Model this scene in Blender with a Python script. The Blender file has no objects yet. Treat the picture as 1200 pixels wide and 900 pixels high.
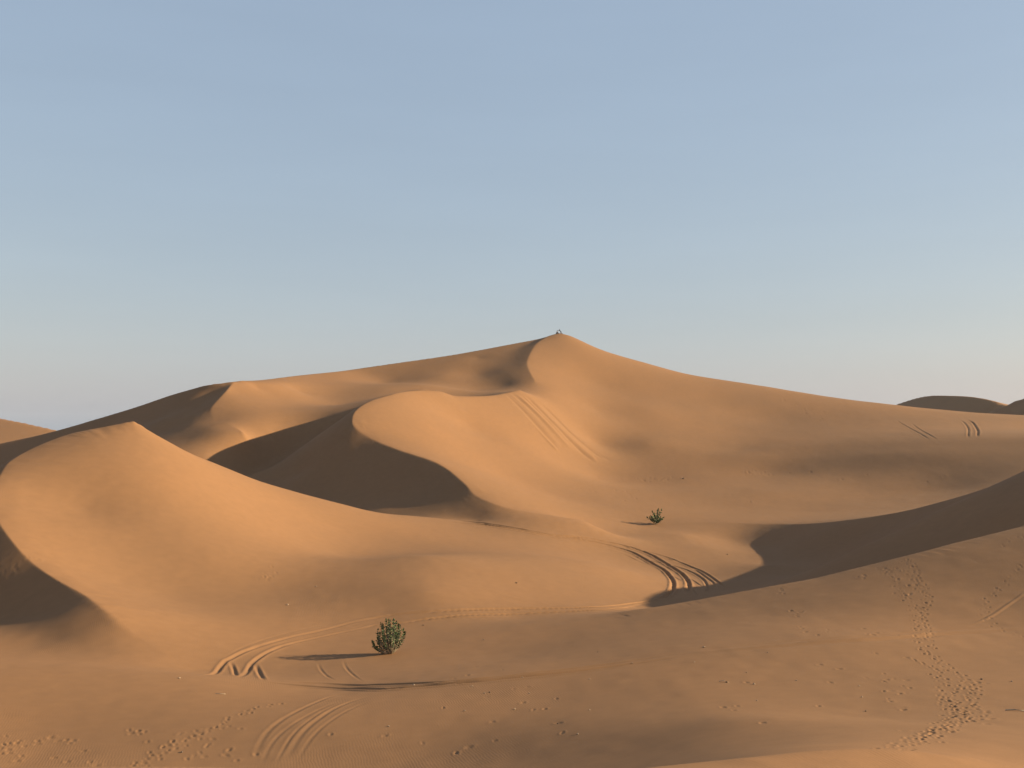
import bpy, math, random, os
import numpy as np
from mathutils import Vector, Matrix

R = math.radians
random.seed(7)
rng = np.random.default_rng(11)
C = bpy.context.scene.collection
scene = bpy.context.scene

# ------------------------------------------------------------------ camera
EYE = 12.5            # height of the eye above the valley floor (m)
FOC = 1287.0          # focal length in pixels of a 1200 px wide frame
HORIZON = 500.0       # row of the true horizon in that frame
cam_d = bpy.data.cameras.new('camera')
cam_d.sensor_width = 36.0
cam_d.lens = 36.0 * FOC / 1200.0
cam_d.clip_start = 0.1
cam_d.clip_end = 9000.0
cam = bpy.data.objects.new('camera', cam_d)
C.objects.link(cam)
PITCH = math.atan((HORIZON - 450.0) / FOC)
cam.location = (0, 0, EYE)
cam.rotation_euler = (math.pi / 2 + PITCH, 0, 0)
scene.camera = cam

# ------------------------------------------------------------------ light
SUN_EL, SUN_BACK = 18.2, 5.5        # elevation; degrees behind due right
world = bpy.data.worlds.new('World')
scene.world = world
world.use_nodes = True
nt = world.node_tree
nt.nodes.clear()
sky = nt.nodes.new('ShaderNodeTexSky')
sky.sky_type = 'NISHITA'
sky.sun_disc = False
sky.sun_elevation = R(SUN_EL)
sky.sun_rotation = R(90.0 - SUN_BACK)
sky.altitude = 700
sky.air_density = 1.5
sky.dust_density = 1.5
sky.ozone_density = 0.5
bg = nt.nodes.new('ShaderNodeBackground')
bg.inputs['Strength'].default_value = 0.05
wo = nt.nodes.new('ShaderNodeOutputWorld')
veil = nt.nodes.new('ShaderNodeVectorMath')          # thin even dust veil over the whole sky
veil.operation = 'MULTIPLY_ADD'
veil.inputs[1].default_value = (0.485, 0.430, 0.420)
veil.inputs[2].default_value = (2.02, 2.66, 3.56)
nt.links.new(sky.outputs[0], veil.inputs[0])
# barely visible streaks of high thin dust, all round the sky
wc = nt.nodes.new('ShaderNodeTexCoord')
wm = nt.nodes.new('ShaderNodeMapping'); wm.inputs['Scale'].default_value = (2.2, 2.2, 16.0); wm.inputs['Rotation'].default_value = (0.08, 0.05, 0)
wn = nt.nodes.new('ShaderNodeTexNoise'); wn.inputs['Scale'].default_value = 1.6; wn.inputs['Detail'].default_value = 5.0; wn.inputs['Roughness'].default_value = 0.55
wr = nt.nodes.new('ShaderNodeMapRange'); wr.inputs['From Min'].default_value = 0.3; wr.inputs['From Max'].default_value = 0.7; wr.inputs['To Min'].default_value = 0.985; wr.inputs['To Max'].default_value = 1.015
wx = nt.nodes.new('ShaderNodeVectorMath'); wx.operation = 'SCALE'
nt.links.new(wc.outputs['Generated'], wm.inputs['Vector']); nt.links.new(wm.outputs[0], wn.inputs['Vector'])
nt.links.new(wn.outputs['Fac'], wr.inputs['Value']); nt.links.new(veil.outputs[0], wx.inputs[0]); nt.links.new(wr.outputs[0], wx.inputs['Scale'])
nt.links.new(wx.outputs[0], bg.inputs[0])
nt.links.new(bg.outputs[0], wo.inputs[0])

sv = Vector((math.cos(R(SUN_EL)) * math.cos(R(SUN_BACK)), math.cos(R(SUN_EL)) * math.sin(R(SUN_BACK)), math.sin(R(SUN_EL))))
sun_d = bpy.data.lights.new('sun', 'SUN')
sun_d.energy = 5.0
sun_d.angle = R(0.53)
sun_d.color = (1.0, 0.835, 0.54)
sun = bpy.data.objects.new('sun', sun_d)
sun.rotation_euler = sv.to_track_quat('Z', 'Y').to_euler()
sun.location = (80, 20, 60)
C.objects.link(sun)

scene.view_settings.view_transform = 'Standard'
scene.view_settings.look = 'None'
scene.view_settings.exposure = 1.2
scene.view_settings.gamma = 1.0
scene.view_settings.use_curve_mapping = False

# ------------------------------------------------------------------ terrain survey
# every survey mark: bearing (column), angle below the horizon (row) and ground distance in metres
def wp(px, py, d):
    return np.array([(px - 600.0) / FOC * d, d, EYE + (HORIZON - py) / FOC * d])

def catmull(P, step):
    P = np.asarray(P, float)
    Q = np.vstack([2 * P[0] - P[1], P, 2 * P[-1] - P[-2]])
    out = []
    for i in range(1, len(Q) - 2):
        p0, p1, p2, p3 = Q[i - 1], Q[i], Q[i + 1], Q[i + 2]
        n = max(1, int(round(np.linalg.norm((p2 - p1)[:2]) / step)))
        t = np.linspace(0, 1, n, endpoint=False)[:, None]
        out.append(0.5 * (2 * p1 + (p2 - p0) * t + (2 * p0 - 5 * p1 + 4 * p2 - p3) * t ** 2 + (3 * p1 - p0 - 3 * p2 + p3) * t ** 3))
    out.append(P[-1:])
    return np.vstack(out)

# crest: rows of (col, row, dist, lee slope deg, lee width m); side of the lee face seen along the line
CRESTS = []
def crest(rows, side, sharp=1.0, step=0.7):
    P = np.array([np.concatenate([wp(*r[:3]), r[3:5]]) for r in rows])
    CRESTS.append((catmull(P, step), side, sharp))

# big left dune: crest from its peak round the left bowl to the toe
crest([(157, 493, 103, 30, 10), (133, 498, 102, 30, 10), (83, 508, 99.5, 30, 9), (43, 523, 95.5, 30, 8), (17, 537, 91.5, 30, 8), (5, 550, 88.5, 30, 8),
       (-4, 575, 83, 31, 8), (-2, 605, 78, 31, 8), (20, 637, 73.5, 31, 7), (43, 660, 71, 31, 5.5), (73, 680, 68, 30, 4.5), (100, 694, 65.5, 26, 3), (115, 705, 63.5, 15, 2), (135, 722, 61.6, 5, 2), (160, 741, 60, 2, 2)], 'R')
# its long ridge running down to the right
crest([(157, 493, 103, 30, 12), (200, 522, 107, 30, 10), (250, 542, 110.5, 29, 9), (300, 562, 113.5, 28, 8), (350, 577, 116.5, 26, 6),
       (400, 590, 118.5, 24, 5), (443, 600, 122, 18, 4), (500, 605.5, 126, 10, 3), (560, 611, 127, 5, 2)], 'L')
# middle dune: rim, nose and flank
crest([(610, 457, 222, 5, 3), (580, 463, 212, 8, 3), (545, 464, 203, 14, 3), (530, 463, 200, 18, 3), (513, 458, 197, 8, 2), (480, 458, 190, 14, 4), (455, 463, 182, 30, 8), (433, 470, 175, 32, 14),
       (418, 480, 169, 33, 16), (413, 490, 165, 33, 16), (415, 500, 162, 33, 14), (433, 513, 159, 32, 11), (467, 527, 153.5, 31, 9), (513, 543, 146.5, 30, 6),
       (543, 565, 139, 26, 4), (557, 580, 135, 22, 3), (587, 593, 131, 14, 3), (625, 601, 129.5, 5, 3), (667, 607, 129.5, 5, 3), (692, 612, 130, 4, 2)], 'R')
# sky line ridge on the left, turning into the small inner dune
crest([(-120, 545, 216, 27, 14), (0, 520, 214, 27, 14), (65, 505, 212, 28, 14), (150, 480, 209, 30, 14), (200, 463, 206, 30, 13), (240, 452, 203, 30, 9), (256, 449.2, 202.5, 29, 7), (274, 447.5, 203.5, 26, 4)], 'R', 0.9)
crest([(274, 447.8, 203.5, 24, 4), (266, 457, 198, 24, 4), (257, 467, 193, 22, 5), (249, 476, 189, 19, 4), (247, 483, 186.5, 18, 3), (253, 493, 182, 14, 3), (267, 497, 179, 11, 3), (287, 507, 175, 7, 3)], 'R', 0.9)
# and the upper sky line to the summit
crest([(281, 446.7, 206, 5, 2), (310, 445, 219, 9, 4), (350, 440, 243, 9, 4), (390, 436, 257, 11, 5), (420, 432, 266, 13, 6), (470, 425, 272, 13, 7), (530, 416, 277, 12, 8),
       (600, 403, 284, 12, 6), (635, 396, 288, 12, 2), (655, 390, 290, 10, 1)], 'R', 0.6)
# summit crest coming towards the viewer
crest([(655, 390, 290, 12, 2), (642, 394, 286, 11, 3), (632, 400, 280, 11, 4), (625, 408, 273, 11, 4), (619, 420, 264, 11, 4), (618, 428, 258, 11, 4), (622, 438, 251, 10, 4), (627, 447, 245, 6, 4)], 'R')
# bench on the right
crest([(1330, 512, 178, 12, 8), (1200, 515, 190, 11, 9), (1100, 517, 199, 11, 9), (1000, 521, 208, 12, 9), (930, 524, 213, 12, 8), (870, 527, 216, 8, 6)], 'L', 0.0)
# slip face on the right, its crest climbing out of the frame
CRESTS.append((catmull(np.vstack([np.array([(45, 75, 9.2, 14, 3), (48, 82, 11.5, 25, 12), (50, 90, 12.1, 25, 20), (50.5, 98, 10.8, 24, 20)]),
              np.array([np.concatenate([wp(*r[:3]), r[3:5]]) for r in [(1200, 555, 105, 23, 19), (1150, 573, 110, 22, 17), (1100, 588, 115, 22, 14), (1050, 600, 120, 22, 11), (1000, 608, 125, 22, 8), (950, 613, 133, 20, 7), (900, 613.5, 141, 13, 7), (850, 612, 145, 7, 6), (800, 612, 146, 5, 5), (750, 614, 145, 4, 4)]])]), 0.7), 'L', 1.0))
# nearer ridge in front of that hollow
crest([(1262, 598, 73, 22, 4), (1200, 615, 72, 25, 6), (1130, 632, 71, 25, 7), (1080, 645, 70, 25, 7), (1000, 665, 69.5, 24, 7), (950, 677, 69.2, 22, 6), (900, 686, 69, 20, 5), (850, 695, 69, 18, 4),
       (800, 704, 69, 14, 4), (750, 712, 68.5, 11, 3), (710, 720, 68, 8, 3), (650, 732, 66, 5, 3), (590, 745, 64, 3, 3)], 'R')
# the sand at the photographer's feet
crest([(250, 897, 17, 24, 6), (320, 899, 17, 24, 6), (450, 915, 17, 24, 6), (600, 912, 17.6, 24, 6), (650, 903, 18, 24, 6), (740, 896, 18, 24, 6), (800, 889.5, 18.3, 24, 6), (860, 882.5, 18.6, 24, 6), (900, 879, 18.9, 22, 5), (960, 874, 19.5, 18, 4), (1020, 873, 20, 12, 3), (1080, 877, 20.5, 9, 3), (1150, 889, 21, 7, 2), (1230, 902, 21.5, 6, 2)], 'L', 0.8)

MARKS = np.array([wp(*m) for m in [
    # left dune, lit face
    (250, 650, 82), (150, 600, 85.5), (250, 600, 91), (200, 560, 93.3), (150, 560, 90.6), (280, 580, 100), (350, 650, 89), (400, 620, 107), (100, 600, 85), (50, 600, 81.5), (150, 680, 75), (200, 700, 73.5), (300, 720, 70.5),
    (150, 735, 60.5), (200, 763, 58), (240, 786, 56.5), (0, 745, 61), (60, 752, 60), (105, 735, 61), (-60, 735, 62), (100, 763, 57.5), (170, 773, 56),
    (400, 650, 96), (500, 650, 88.5), (500, 690, 77), (600, 650, 97), (600, 690, 81.5), (700, 660, 100.5), (700, 685, 88.5), (760, 690, 91.5), (620, 623, 121), (700, 637, 122), (760, 657, 117), (810, 675, 109.5),
    (400, 700, 76), (320, 690, 78.5), (700, 625, 131), (780, 640, 126), (800, 625, 135), (790, 655, 118.5), (825, 640, 126.5), (845, 655, 119), (840, 680, 105),
    # hollow behind it
    (450, 595, 138), (350, 560, 158), (300, 548, 163), (250, 538, 166), (520, 593, 134), (440, 570, 146),
    (220, 515, 174), (300, 522, 176), (350, 505, 183), (400, 485, 186),
    # inner dune on the left
    (310, 500, 181), (340, 475, 199), (300, 458, 207), (400, 462, 223), (350, 459, 219), (400, 475, 209), (200, 503, 184),
    # upper hollow
    (590, 415, 273), (560, 421, 272), (590, 433, 258), (560, 440, 258), (520, 439.5, 256), (590, 453, 246), (560, 458, 242), (500, 451, 236), (450, 456, 228), (450, 448.5, 254), (500, 454, 206),
    # lit face of the middle dune and the summit
    (550, 500, 190), (600, 520, 188), (600, 560, 165), (650, 580, 160), (650, 500, 210), (690, 545, 200), (700, 560, 192),
    (700, 450, 262), (700, 480, 240), (760, 480, 245), (760, 520, 218), (700, 520, 218), (800, 460, 265), (850, 480, 255), (850, 505, 235), (640, 460, 236),
    # bench and slope on the right
    (1000, 495, 240), (1150, 500, 225), (900, 490, 250), (1190, 545, 172), (1100, 548, 181), (1000, 550, 190), (900, 553, 198), (1000, 575, 174), (1100, 575, 167), (900, 575, 176),
    (850, 592, 165), (950, 600, 156), (780, 575, 178), (720, 590, 160), (1200, 565, 158), (820, 556, 197),
    # the trough in shade
    (900, 660, 112), (900, 675, 103), (860, 690, 97.5), (868, 665, 112.5), (800, 694, 92.5), (740, 707, 83),
    # valley floor
    (459, 763, 61.2), (350, 762, 61.8), (330, 745, 66), (450, 720, 73), (600, 765, 58), (530, 747, 64.5), (600, 722, 74),
    # foreground
    (1200, 735, 52), (1000, 745, 50), (800, 760, 50), (700, 775, 49.5), (600, 786, 48.4), (500, 795, 48.6), (1000, 790, 42.6), (1000, 840, 34), (870, 835, 32.6), (640, 850, 37.0), (640, 880, 33.5), (640, 815, 42.8), (560, 885, 35.1), (480, 888, 35.8), (400, 885, 36.5), (330, 880, 37.1),
    (1150, 840, 32), (1150, 800, 39.5), (800, 800, 42), (-60, 770, 52), (0, 774, 52), (80, 777, 51.5), (170, 782, 51), (240, 789, 50.5), (310, 798, 50), (400, 806, 49.4),
    (0, 850, 41), (200, 850, 40.3), (0, 895, 36), (250, 890, 36.4), (400, 850, 39.4), (1080, 862, 25.5), (1150, 872, 24), (1150, 680, 61), (1000, 700, 61), (900, 720, 60),
    (900, 800, 41.5), (1100, 770, 46), (760, 875, 30.8),
]])
WORLD_MARKS = np.array([
    # right sky line and what falls away behind it
    *[wp(*m) for m in [(670, 394, 291), (690, 405, 292), (720, 415, 292), (760, 426, 291), (800, 437, 290), (850, 445.5, 288), (900, 453.5, 286), (960, 464, 283), (1030, 474.5, 278), (1080, 480.5, 274), (1150, 487, 268), (1210, 489.5, 263), (1300, 492, 255)]],
    (-56, 196, 16.9), (-58, 193, 15.3), (-60.5, 190, 13.9), (-56, 190, 14.6), (-9, 222, 17.6), (-24, 130, 0.3), (-33, 132, 0.8), (-16, 131, 0.8), (-28, 144, 1.2), (-38, 146, 2.0),
    (12, 310, 30), (60, 310, 20), (110, 295, 10), (-30, 275, 18), (-60, 235, 13), (-80, 230, 10), (-110, 235, 5), (-10, 295, 24), (40, 320, 22),
    (12, 325, 24), (90, 325, 8), (-60, 300, 8), (-120, 300, 4),
    # beyond the frame
    (-60, 100, 3), (-75, 130, 4), (-60, 70, 1.5), (-50, 60, 1), (-40, 45, 2.0), (-110, 90, 2), (-110, 150, 3), (-75, 165, 5), (-60, 150, 4),
    (60, 82, 9), (75, 90, 6), (65, 60, 6), (90, 120, 4), (80, 140, 4), (110, 170, 8), (120, 220, 11), (50, 45, 6), (40, 30, 5.5), (60, 110, 5),
    (0, 0, 10.9), (0, 6, 10.1), (-6, 10, 9.4), (0, 10, 9.0), (6, 10, 7.6), (12, 13, 5.6), (3, 14.5, 7.9), (8.5, 17, 6.4), (-12, 12, 8.0), (0, -15, 12.5), (15, -5, 9), (-15, -5, 9), (-20, 20, 5), (-25, 30, 3.6), (16, 18, 5.3), (25, 20, 4.8),
])

# ------------------------------------------------------------------ surface through the survey (thin plate with creases at the crests)
X0, X1, Y0, Y1 = -152.0, 168.0, -32.0, 336.0

def solve_surface():
    pts, wts = [MARKS, WORLD_MARKS], [np.full(len(MARKS), 1.0), np.full(len(WORLD_MARKS), 1.0)]
    for P, side, sharp in CRESTS:
        T = np.gradient(P[:, :2], axis=0)
        T /= np.linalg.norm(T, axis=1)[:, None] + 1e-9
        N = np.stack([T[:, 1], -T[:, 0]], 1) if side == 'R' else np.stack([-T[:, 1], T[:, 0]], 1)
        pts.append(P[:, :3]); wts.append(np.full(len(P), 1.8))
        for f in (0.25, 0.5, 0.75, 1.0):
            o = P[:, 4] * f
            q = np.column_stack([P[:, :2] + N * o[:, None], P[:, 2] - np.tan(np.radians(P[:, 3])) * o])
            pts.append(q); wts.append(np.full(len(P), 0.11))
    P = np.vstack(pts); W = np.concatenate(wts)
    ok = (P[:, 0] > X0) & (P[:, 0] < X1) & (P[:, 1] > Y0) & (P[:, 1] < Y1)
    P, W = P[ok], W[ok]
    z = None
    for h, iters in ((8.0, 400), (4.0, 500), (2.0, 500), (1.0, 300), (0.5, 130)):
        nx = int((X1 - X0) / h) + 1; ny = int((Y1 - Y0) / h) + 1
        if z is None:
            z = np.full((ny, nx), 5.0)
        else:
            zo = z
            fy = np.linspace(0, zo.shape[0] - 1, ny); fx = np.linspace(0, zo.shape[1] - 1, nx)
            iy = np.minimum(fy.astype(int), zo.shape[0] - 2); ix = np.minimum(fx.astype(int), zo.shape[1] - 2)
            ty = (fy - iy)[:, None]; tx = (fx - ix)[None]
            z = (zo[iy][:, ix] * (1 - ty) * (1 - tx) + zo[iy][:, ix + 1] * (1 - ty) * tx + zo[iy + 1][:, ix] * ty * (1 - tx) + zo[iy + 1][:, ix + 1] * ty * tx)
        # bending weight, near zero along sharp crests
        w = np.ones((ny, nx))
        for Pc, side, sharp in CRESTS:
            if sharp < 0.3: continue
            D = catmull(Pc[:, :2], 0.3 * h) if h < 4 else Pc[:, :2]
            jx = np.round((D[:, 0] - X0) / h).astype(int); jy = np.round((D[:, 1] - Y0) / h).astype(int)
            m = (jx >= 0) & (jx < nx) & (jy >= 0) & (jy < ny)
            w[jy[m], jx[m]] = 0.02
        wx = w[:, 1:-1]; wy = w[1:-1]; wxy = np.minimum(np.minimum(w[:-1, :-1], w[1:, 1:]), np.minimum(w[1:, :-1], w[:-1, 1:]))
        gx = (P[:, 0] - X0) / h; gy = (P[:, 1] - Y0) / h
        ix = np.clip(gx.astype(int), 0, nx - 2); iy = np.clip(gy.astype(int), 0, ny - 2)
        tx = gx - ix; ty = gy - iy
        idx = np.stack([iy * nx + ix, iy * nx + ix + 1, (iy + 1) * nx + ix, (iy + 1) * nx + ix + 1])
        bw = np.stack([(1 - tx) * (1 - ty), tx * (1 - ty), (1 - tx) * ty, tx * ty])
        lam = W * 3.0
        ten = 1.0 / 14.0 ** 2
        edge = np.zeros((ny, nx)); edge[0] = edge[-1] = 1; edge[:, 0] = edge[:, -1] = 1
        edge *= 0.02 * h
        def A(u):
            r = np.zeros_like(u)
            a = (u[:, :-2] - 2 * u[:, 1:-1] + u[:, 2:]) * wx / h ** 2
            r[:, :-2] += a; r[:, 1:-1] -= 2 * a; r[:, 2:] += a
            a = (u[:-2] - 2 * u[1:-1] + u[2:]) * wy / h ** 2
            r[:-2] += a; r[1:-1] -= 2 * a; r[2:] += a
            a = 2 * (u[:-1, :-1] - u[1:, :-1] - u[:-1, 1:] + u[1:, 1:]) * wxy / h ** 2
            r[:-1, :-1] += a; r[1:, :-1] -= a; r[:-1, 1:] -= a; r[1:, 1:] += a
            a = (u[:, 1:] - u[:, :-1]) * ten
            r[:, 1:] += a; r[:, :-1] -= a
            a = (u[1:] - u[:-1]) * ten
            r[1:] += a; r[:-1] -= a
            v = (u.ravel()[idx] * bw).sum(0) * lam
            r += np.bincount(idx.ravel(), (bw * v).ravel(), nx * ny).reshape(ny, nx)
            return r + edge * u
        b = np.bincount(idx.ravel(), (bw * (P[:, 2] * lam)).ravel(), nx * ny).reshape(ny, nx) + edge * 4.0
        dg = np.full((ny, nx), 20.0 / h ** 2 + 4 * ten) + np.bincount(idx.ravel(), (bw * bw * lam).ravel(), nx * ny).reshape(ny, nx)
        r = b - A(z); q = r / dg; p = q.copy(); rz = (r * q).sum()
        for it in range(iters):
            Ap = A(p); al = rz / (p * Ap).sum()
            z = z + al * p; r -= al * Ap; q = r / dg
            rn = (r * q).sum(); p = q + (rn / rz) * p; rz = rn
            if rz < 1e-9: break
    return z, h

GRID, GH = solve_surface()

def sample_grid(x, y):
    """quadratic B-spline free bilinear-of-cubic: Catmull-Rom sampling of the solved surface"""
    gx = np.clip((x - X0) / GH, 1, GRID.shape[1] - 3.001); gy = np.clip((y - Y0) / GH, 1, GRID.shape[0] - 3.001)
    ix = gx.astype(int); iy = gy.astype(int)
    tx = gx - ix; ty = gy - iy
    def wts(t):
        return (-0.5 * t + t ** 2 - 0.5 * t ** 3, 1 - 2.5 * t ** 2 + 1.5 * t ** 3, 0.5 * t + 2 * t ** 2 - 1.5 * t ** 3, -0.5 * t ** 2 + 0.5 * t ** 3)
    wx = wts(tx); wy = wts(ty)
    out = np.zeros_like(gx)
    for j in range(4):
        row = 0
        for i in range(4):
            row = row + wx[i] * GRID[iy + j - 1, ix + i - 1]
        out += wy[j] * row
    return out

def seg_dist(x, y, P, pad, extra=None):
    """nearest distance, signed side and interpolated columns of polyline P for the points closer than pad"""
    cand = np.nonzero((x > P[:, 0].min() - pad) & (x < P[:, 0].max() + pad) & (y > P[:, 1].min() - pad) & (y < P[:, 1].max() + pad))[0]
    if len(cand) == 0:
        return cand, None, None, None
    cx, cy = x[cand], y[cand]
    best = np.full(len(cand), 1e9); sgn = np.zeros(len(cand)); par = np.zeros(len(cand))
    for i in range(len(P) - 1):
        a, b = P[i, :2], P[i + 1, :2]
        m = np.nonzero((cx > min(a[0], b[0]) - pad) & (cx < max(a[0], b[0]) + pad) & (cy > min(a[1], b[1]) - pad) & (cy < max(a[1], b[1]) + pad))[0]
        if len(m) == 0: continue
        d = b - a; L2 = (d ** 2).sum() + 1e-12
        ux, uy = cx[m] - a[0], cy[m] - a[1]
        t = np.clip((ux * d[0] + uy * d[1]) / L2, 0, 1)
        ex, ey = ux - t * d[0], uy - t * d[1]
        dd = np.hypot(ex, ey)
        k = dd < best[m]
        mm = m[k]
        best[mm] = dd[k]; par[mm] = i + t[k]
        sgn[mm] = np.sign(d[0] * ey[k] - d[1] * ex[k])
    keep = best < pad
    return cand[keep], best[keep], sgn[keep], par[keep]

def noise2(x, y, seed):
    r = np.random.default_rng(seed)
    T = r.uniform(-1, 1, (64, 64))
    ix = np.floor(x).astype(int); iy = np.floor(y).astype(int)
    tx = x - ix; ty = y - iy
    tx = tx * tx * (3 - 2 * tx); ty = ty * ty * (3 - 2 * ty)
    a = T[iy % 64, ix % 64]; b = T[iy % 64, (ix + 1) % 64]; c = T[(iy + 1) % 64, ix % 64]; d = T[(iy + 1) % 64, (ix + 1) % 64]
    return (a * (1 - tx) + b * tx) * (1 - ty) + (c * (1 - tx) + d * tx) * ty

CREST_W = 1.2
def smooth1(v, n):
    k = np.ones(n) / n
    return np.convolve(np.pad(v, (n // 2, n // 2), mode='edge'), k, mode='valid')[:len(v)]
for _i, (P, side, sharp) in enumerate(CRESTS):          # smooth flanks up to the crest line, so that it stays a clean edge
    T = np.gradient(P[:, :2], axis=0); T /= np.linalg.norm(T, axis=1)[:, None] + 1e-9
    N = np.stack([-T[:, 1], T[:, 0]], 1)                # left of the line
    fl = [smooth1(sample_grid(P[:, 0] + N[:, 0] * o, P[:, 1] + N[:, 1] * o) - P[:, 2], 5) for o in (CREST_W, 2 * CREST_W, -CREST_W, -2 * CREST_W)]
    n = len(P); i_ = np.arange(n)
    tap = np.clip(np.minimum(i_ / 7.0, (n - 1 - i_) / 16.0), 0, 1) * sharp
    inside = (P[:, 0] > X0 + 8) & (P[:, 0] < X1 - 8) & (P[:, 1] > Y0 + 8) & (P[:, 1] < Y1 - 8)
    CRESTS[_i] = (P, side, sharp, fl, np.where(inside, tap, 0.0))

# far dunes beyond the surveyed ground
FAR = []
def far_dune(rows, lee, wind, side):
    FAR.append((catmull(np.array([wp(*r) for r in rows]), 8.0), lee, wind, side))
far_dune([(-260, 455, 460), (-100, 470, 450), (0, 490, 430), (30, 496, 425), (65, 504, 420), (110, 516, 415)], 14, 20, 'R')
far_dune([(1000, 492, 600), (1050, 474, 575), (1083, 464.5, 555), (1110, 463.5, 535), (1140, 465, 515), (1165, 470, 500), (1190, 479, 490), (1230, 490, 480)], 29, 12, 'R')
far_dune([(1110, 500, 440), (1150, 486, 430), (1200, 466, 418), (1250, 449, 405), (1330, 440, 390), (1450, 450, 370)], 29, 12, 'R')

def base_height(x, y):
    """the dune surface without tracks"""
    x = np.asarray(x, float); y = np.asarray(y, float)
    z = sample_grid(x, y)
    for P, side, sharp, fl, tap in CRESTS:
        if sharp < 0.3: continue
        idx, d, sg, par = seg_dist(x, y, P, 2 * CREST_W)
        if len(idx):
            k = np.arange(len(P))
            zc = np.interp(par, k, P[:, 2])
            a1 = np.where(sg > 0, np.interp(par, k, fl[0]), np.interp(par, k, fl[2]))
            a2 = np.where(sg > 0, np.interp(par, k, fl[1]), np.interp(par, k, fl[3]))
            u = d / CREST_W
            prof = zc + a1 * u * (2 - u) + a2 * u * (u - 1) * 0.5
            w = np.clip(2 - u, 0, 1)
            f = np.interp(par, k, tap) * w * w * (3 - 2 * w)
            z[idx] = z[idx] * (1 - f) + prof * f
    # blend to the open desert outside the survey
    e = np.minimum(np.minimum(x - X0, X1 - x), np.minimum(y - Y0, Y1 - y))
    f = np.clip(e / 22.0, 0, 1); f = f * f * (3 - 2 * f)
    r = np.hypot(x, y)
    far = 1.5 + 3.0 * noise2(x / 90.0, y / 60.0, 3) + 1.2 * noise2(x / 31.0, y / 24.0, 4)
    far -= np.clip((r - 350) / 1500.0, 0, 1) * 6.0
    z = far * (1 - f) + z * f
    for P, lee, wind, side in FAR:
        idx, d, s, par = seg_dist(x, y, P, 150.0)
        if len(idx):
            zc = np.interp(par, np.arange(len(P)), P[:, 2])
            leeside = (s < 0) if side == 'R' else (s > 0)
            sl = np.where(leeside, math.tan(R(lee)), math.tan(R(wind)))
            t = zc - sl * d
            k = 2.0
            z[idx] = np.where(t > z[idx] + 12, t, z[idx] + k * np.log1p(np.exp(np.clip((t - z[idx]) / k, -40, 40))))
    return z

def on_ground(px, py, dmin=14.0, dmax=330.0, fn=None):
    """the surveyed ground seen along a bearing: world x, y, z"""
    px = np.atleast_1d(np.asarray(px, float)); py = np.atleast_1d(np.asarray(py, float))
    D = np.concatenate([np.arange(dmin, 120, 0.25), np.arange(120, dmax, 0.5)])
    out = np.zeros((len(px), 3))
    for i in range(len(px)):
        x = (px[i] - 600) / FOC * D
        ray = EYE + (HORIZON - py[i]) / FOC * D
        g = base_height(x, D)
        h = np.nonzero(ray <= g)[0]
        k = h[0] if len(h) else len(D) - 1
        if k > 0 and len(h):
            a = ray[k - 1] - g[k - 1]; b = g[k] - ray[k]
            t = a / (a + b + 1e-9)
            d = D[k - 1] + t * (D[k] - D[k - 1])
        else:
            d = D[k]
        out[i] = ((px[i] - 600) / FOC * d, d, EYE + (HORIZON - py[i]) / FOC * d)
    return out

# ------------------------------------------------------------------ marks in the sand
def trail(pts, n=None):
    P = on_ground([p[0] for p in pts], [p[1] for p in pts])
    return catmull(P, 0.8)

RUTS = []          # (line, width, depth)
def rut(pts, width=0.17, depth=0.11):
    P = trail(pts)
    far = P[:, 1].mean()
    RUTS.append((P, 0.52 * width * (1.0 if far < 75 else (far / 75.0) ** 0.5), depth * (0.5 if far < 75 else 0.85)))
# wheel tracks round the bush
rut([(243, 789), (262, 778), (275, 768), (300, 757), (340, 745), (380, 736), (420, 726), (460, 719), (520, 714), (600, 712), (690, 711)], 0.20, 0.13)
rut([(282, 791), (295, 780), (301, 772), (320, 760), (350, 750), (390, 741), (430, 733), (460, 728), (560, 722), (650, 717)], 0.20, 0.13)
rut([(300, 764), (330, 752), (370, 743), (410, 735), (450, 726), (520, 720)], 0.15, 0.07)
rut([(262, 771), (290, 755), (330, 742), (380, 730), (430, 721)], 0.14, 0.05)
rut([(273, 773), (277, 781), (280, 789)], 0.16, 0.12)
rut([(301, 774), (306, 784), (312, 794)], 0.18, 0.13)
rut([(311, 796), (340, 799), (400, 804), (450, 805), (500, 801), (560, 796), (650, 787), (740, 776), (800, 767)], 0.30, 0.30)
rut([(335, 796), (380, 798), (450, 800), (520, 797), (600, 789), (700, 778), (790, 765)], 0.28, 0.26)
rut([(302, 885), (305, 874), (316, 854), (336, 838), (372, 820), (400, 811), (440, 806)], 0.16, 0.045)
rut([(326, 890), (338, 868), (352, 850), (380, 830), (410, 817)], 0.10, 0.03)
rut([(338, 885), (356, 856), (376, 838), (400, 824), (430, 814), (470, 806)], 0.16, 0.045)
rut([(310, 890), (322, 866), (345, 845), (385, 824), (420, 812)], 0.12, 0.03)
rut([(352, 885), (366, 862), (390, 840), (420, 824), (455, 812)], 0.12, 0.03)
rut([(375, 774), (378, 782), (386, 790), (396, 795)], 0.12, 0.045)
rut([(404, 772), (408, 781), (416, 789), (426, 796)], 0.12, 0.045)
rut([(420, 726), (460, 719.5), (520, 715), (600, 712.5), (690, 710.5), (740, 706), (772, 700.5)], 0.22, 0.24)
rut([(425, 734), (500, 724.5), (600, 718.5), (700, 713.5), (752, 707)], 0.22, 0.24)
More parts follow.
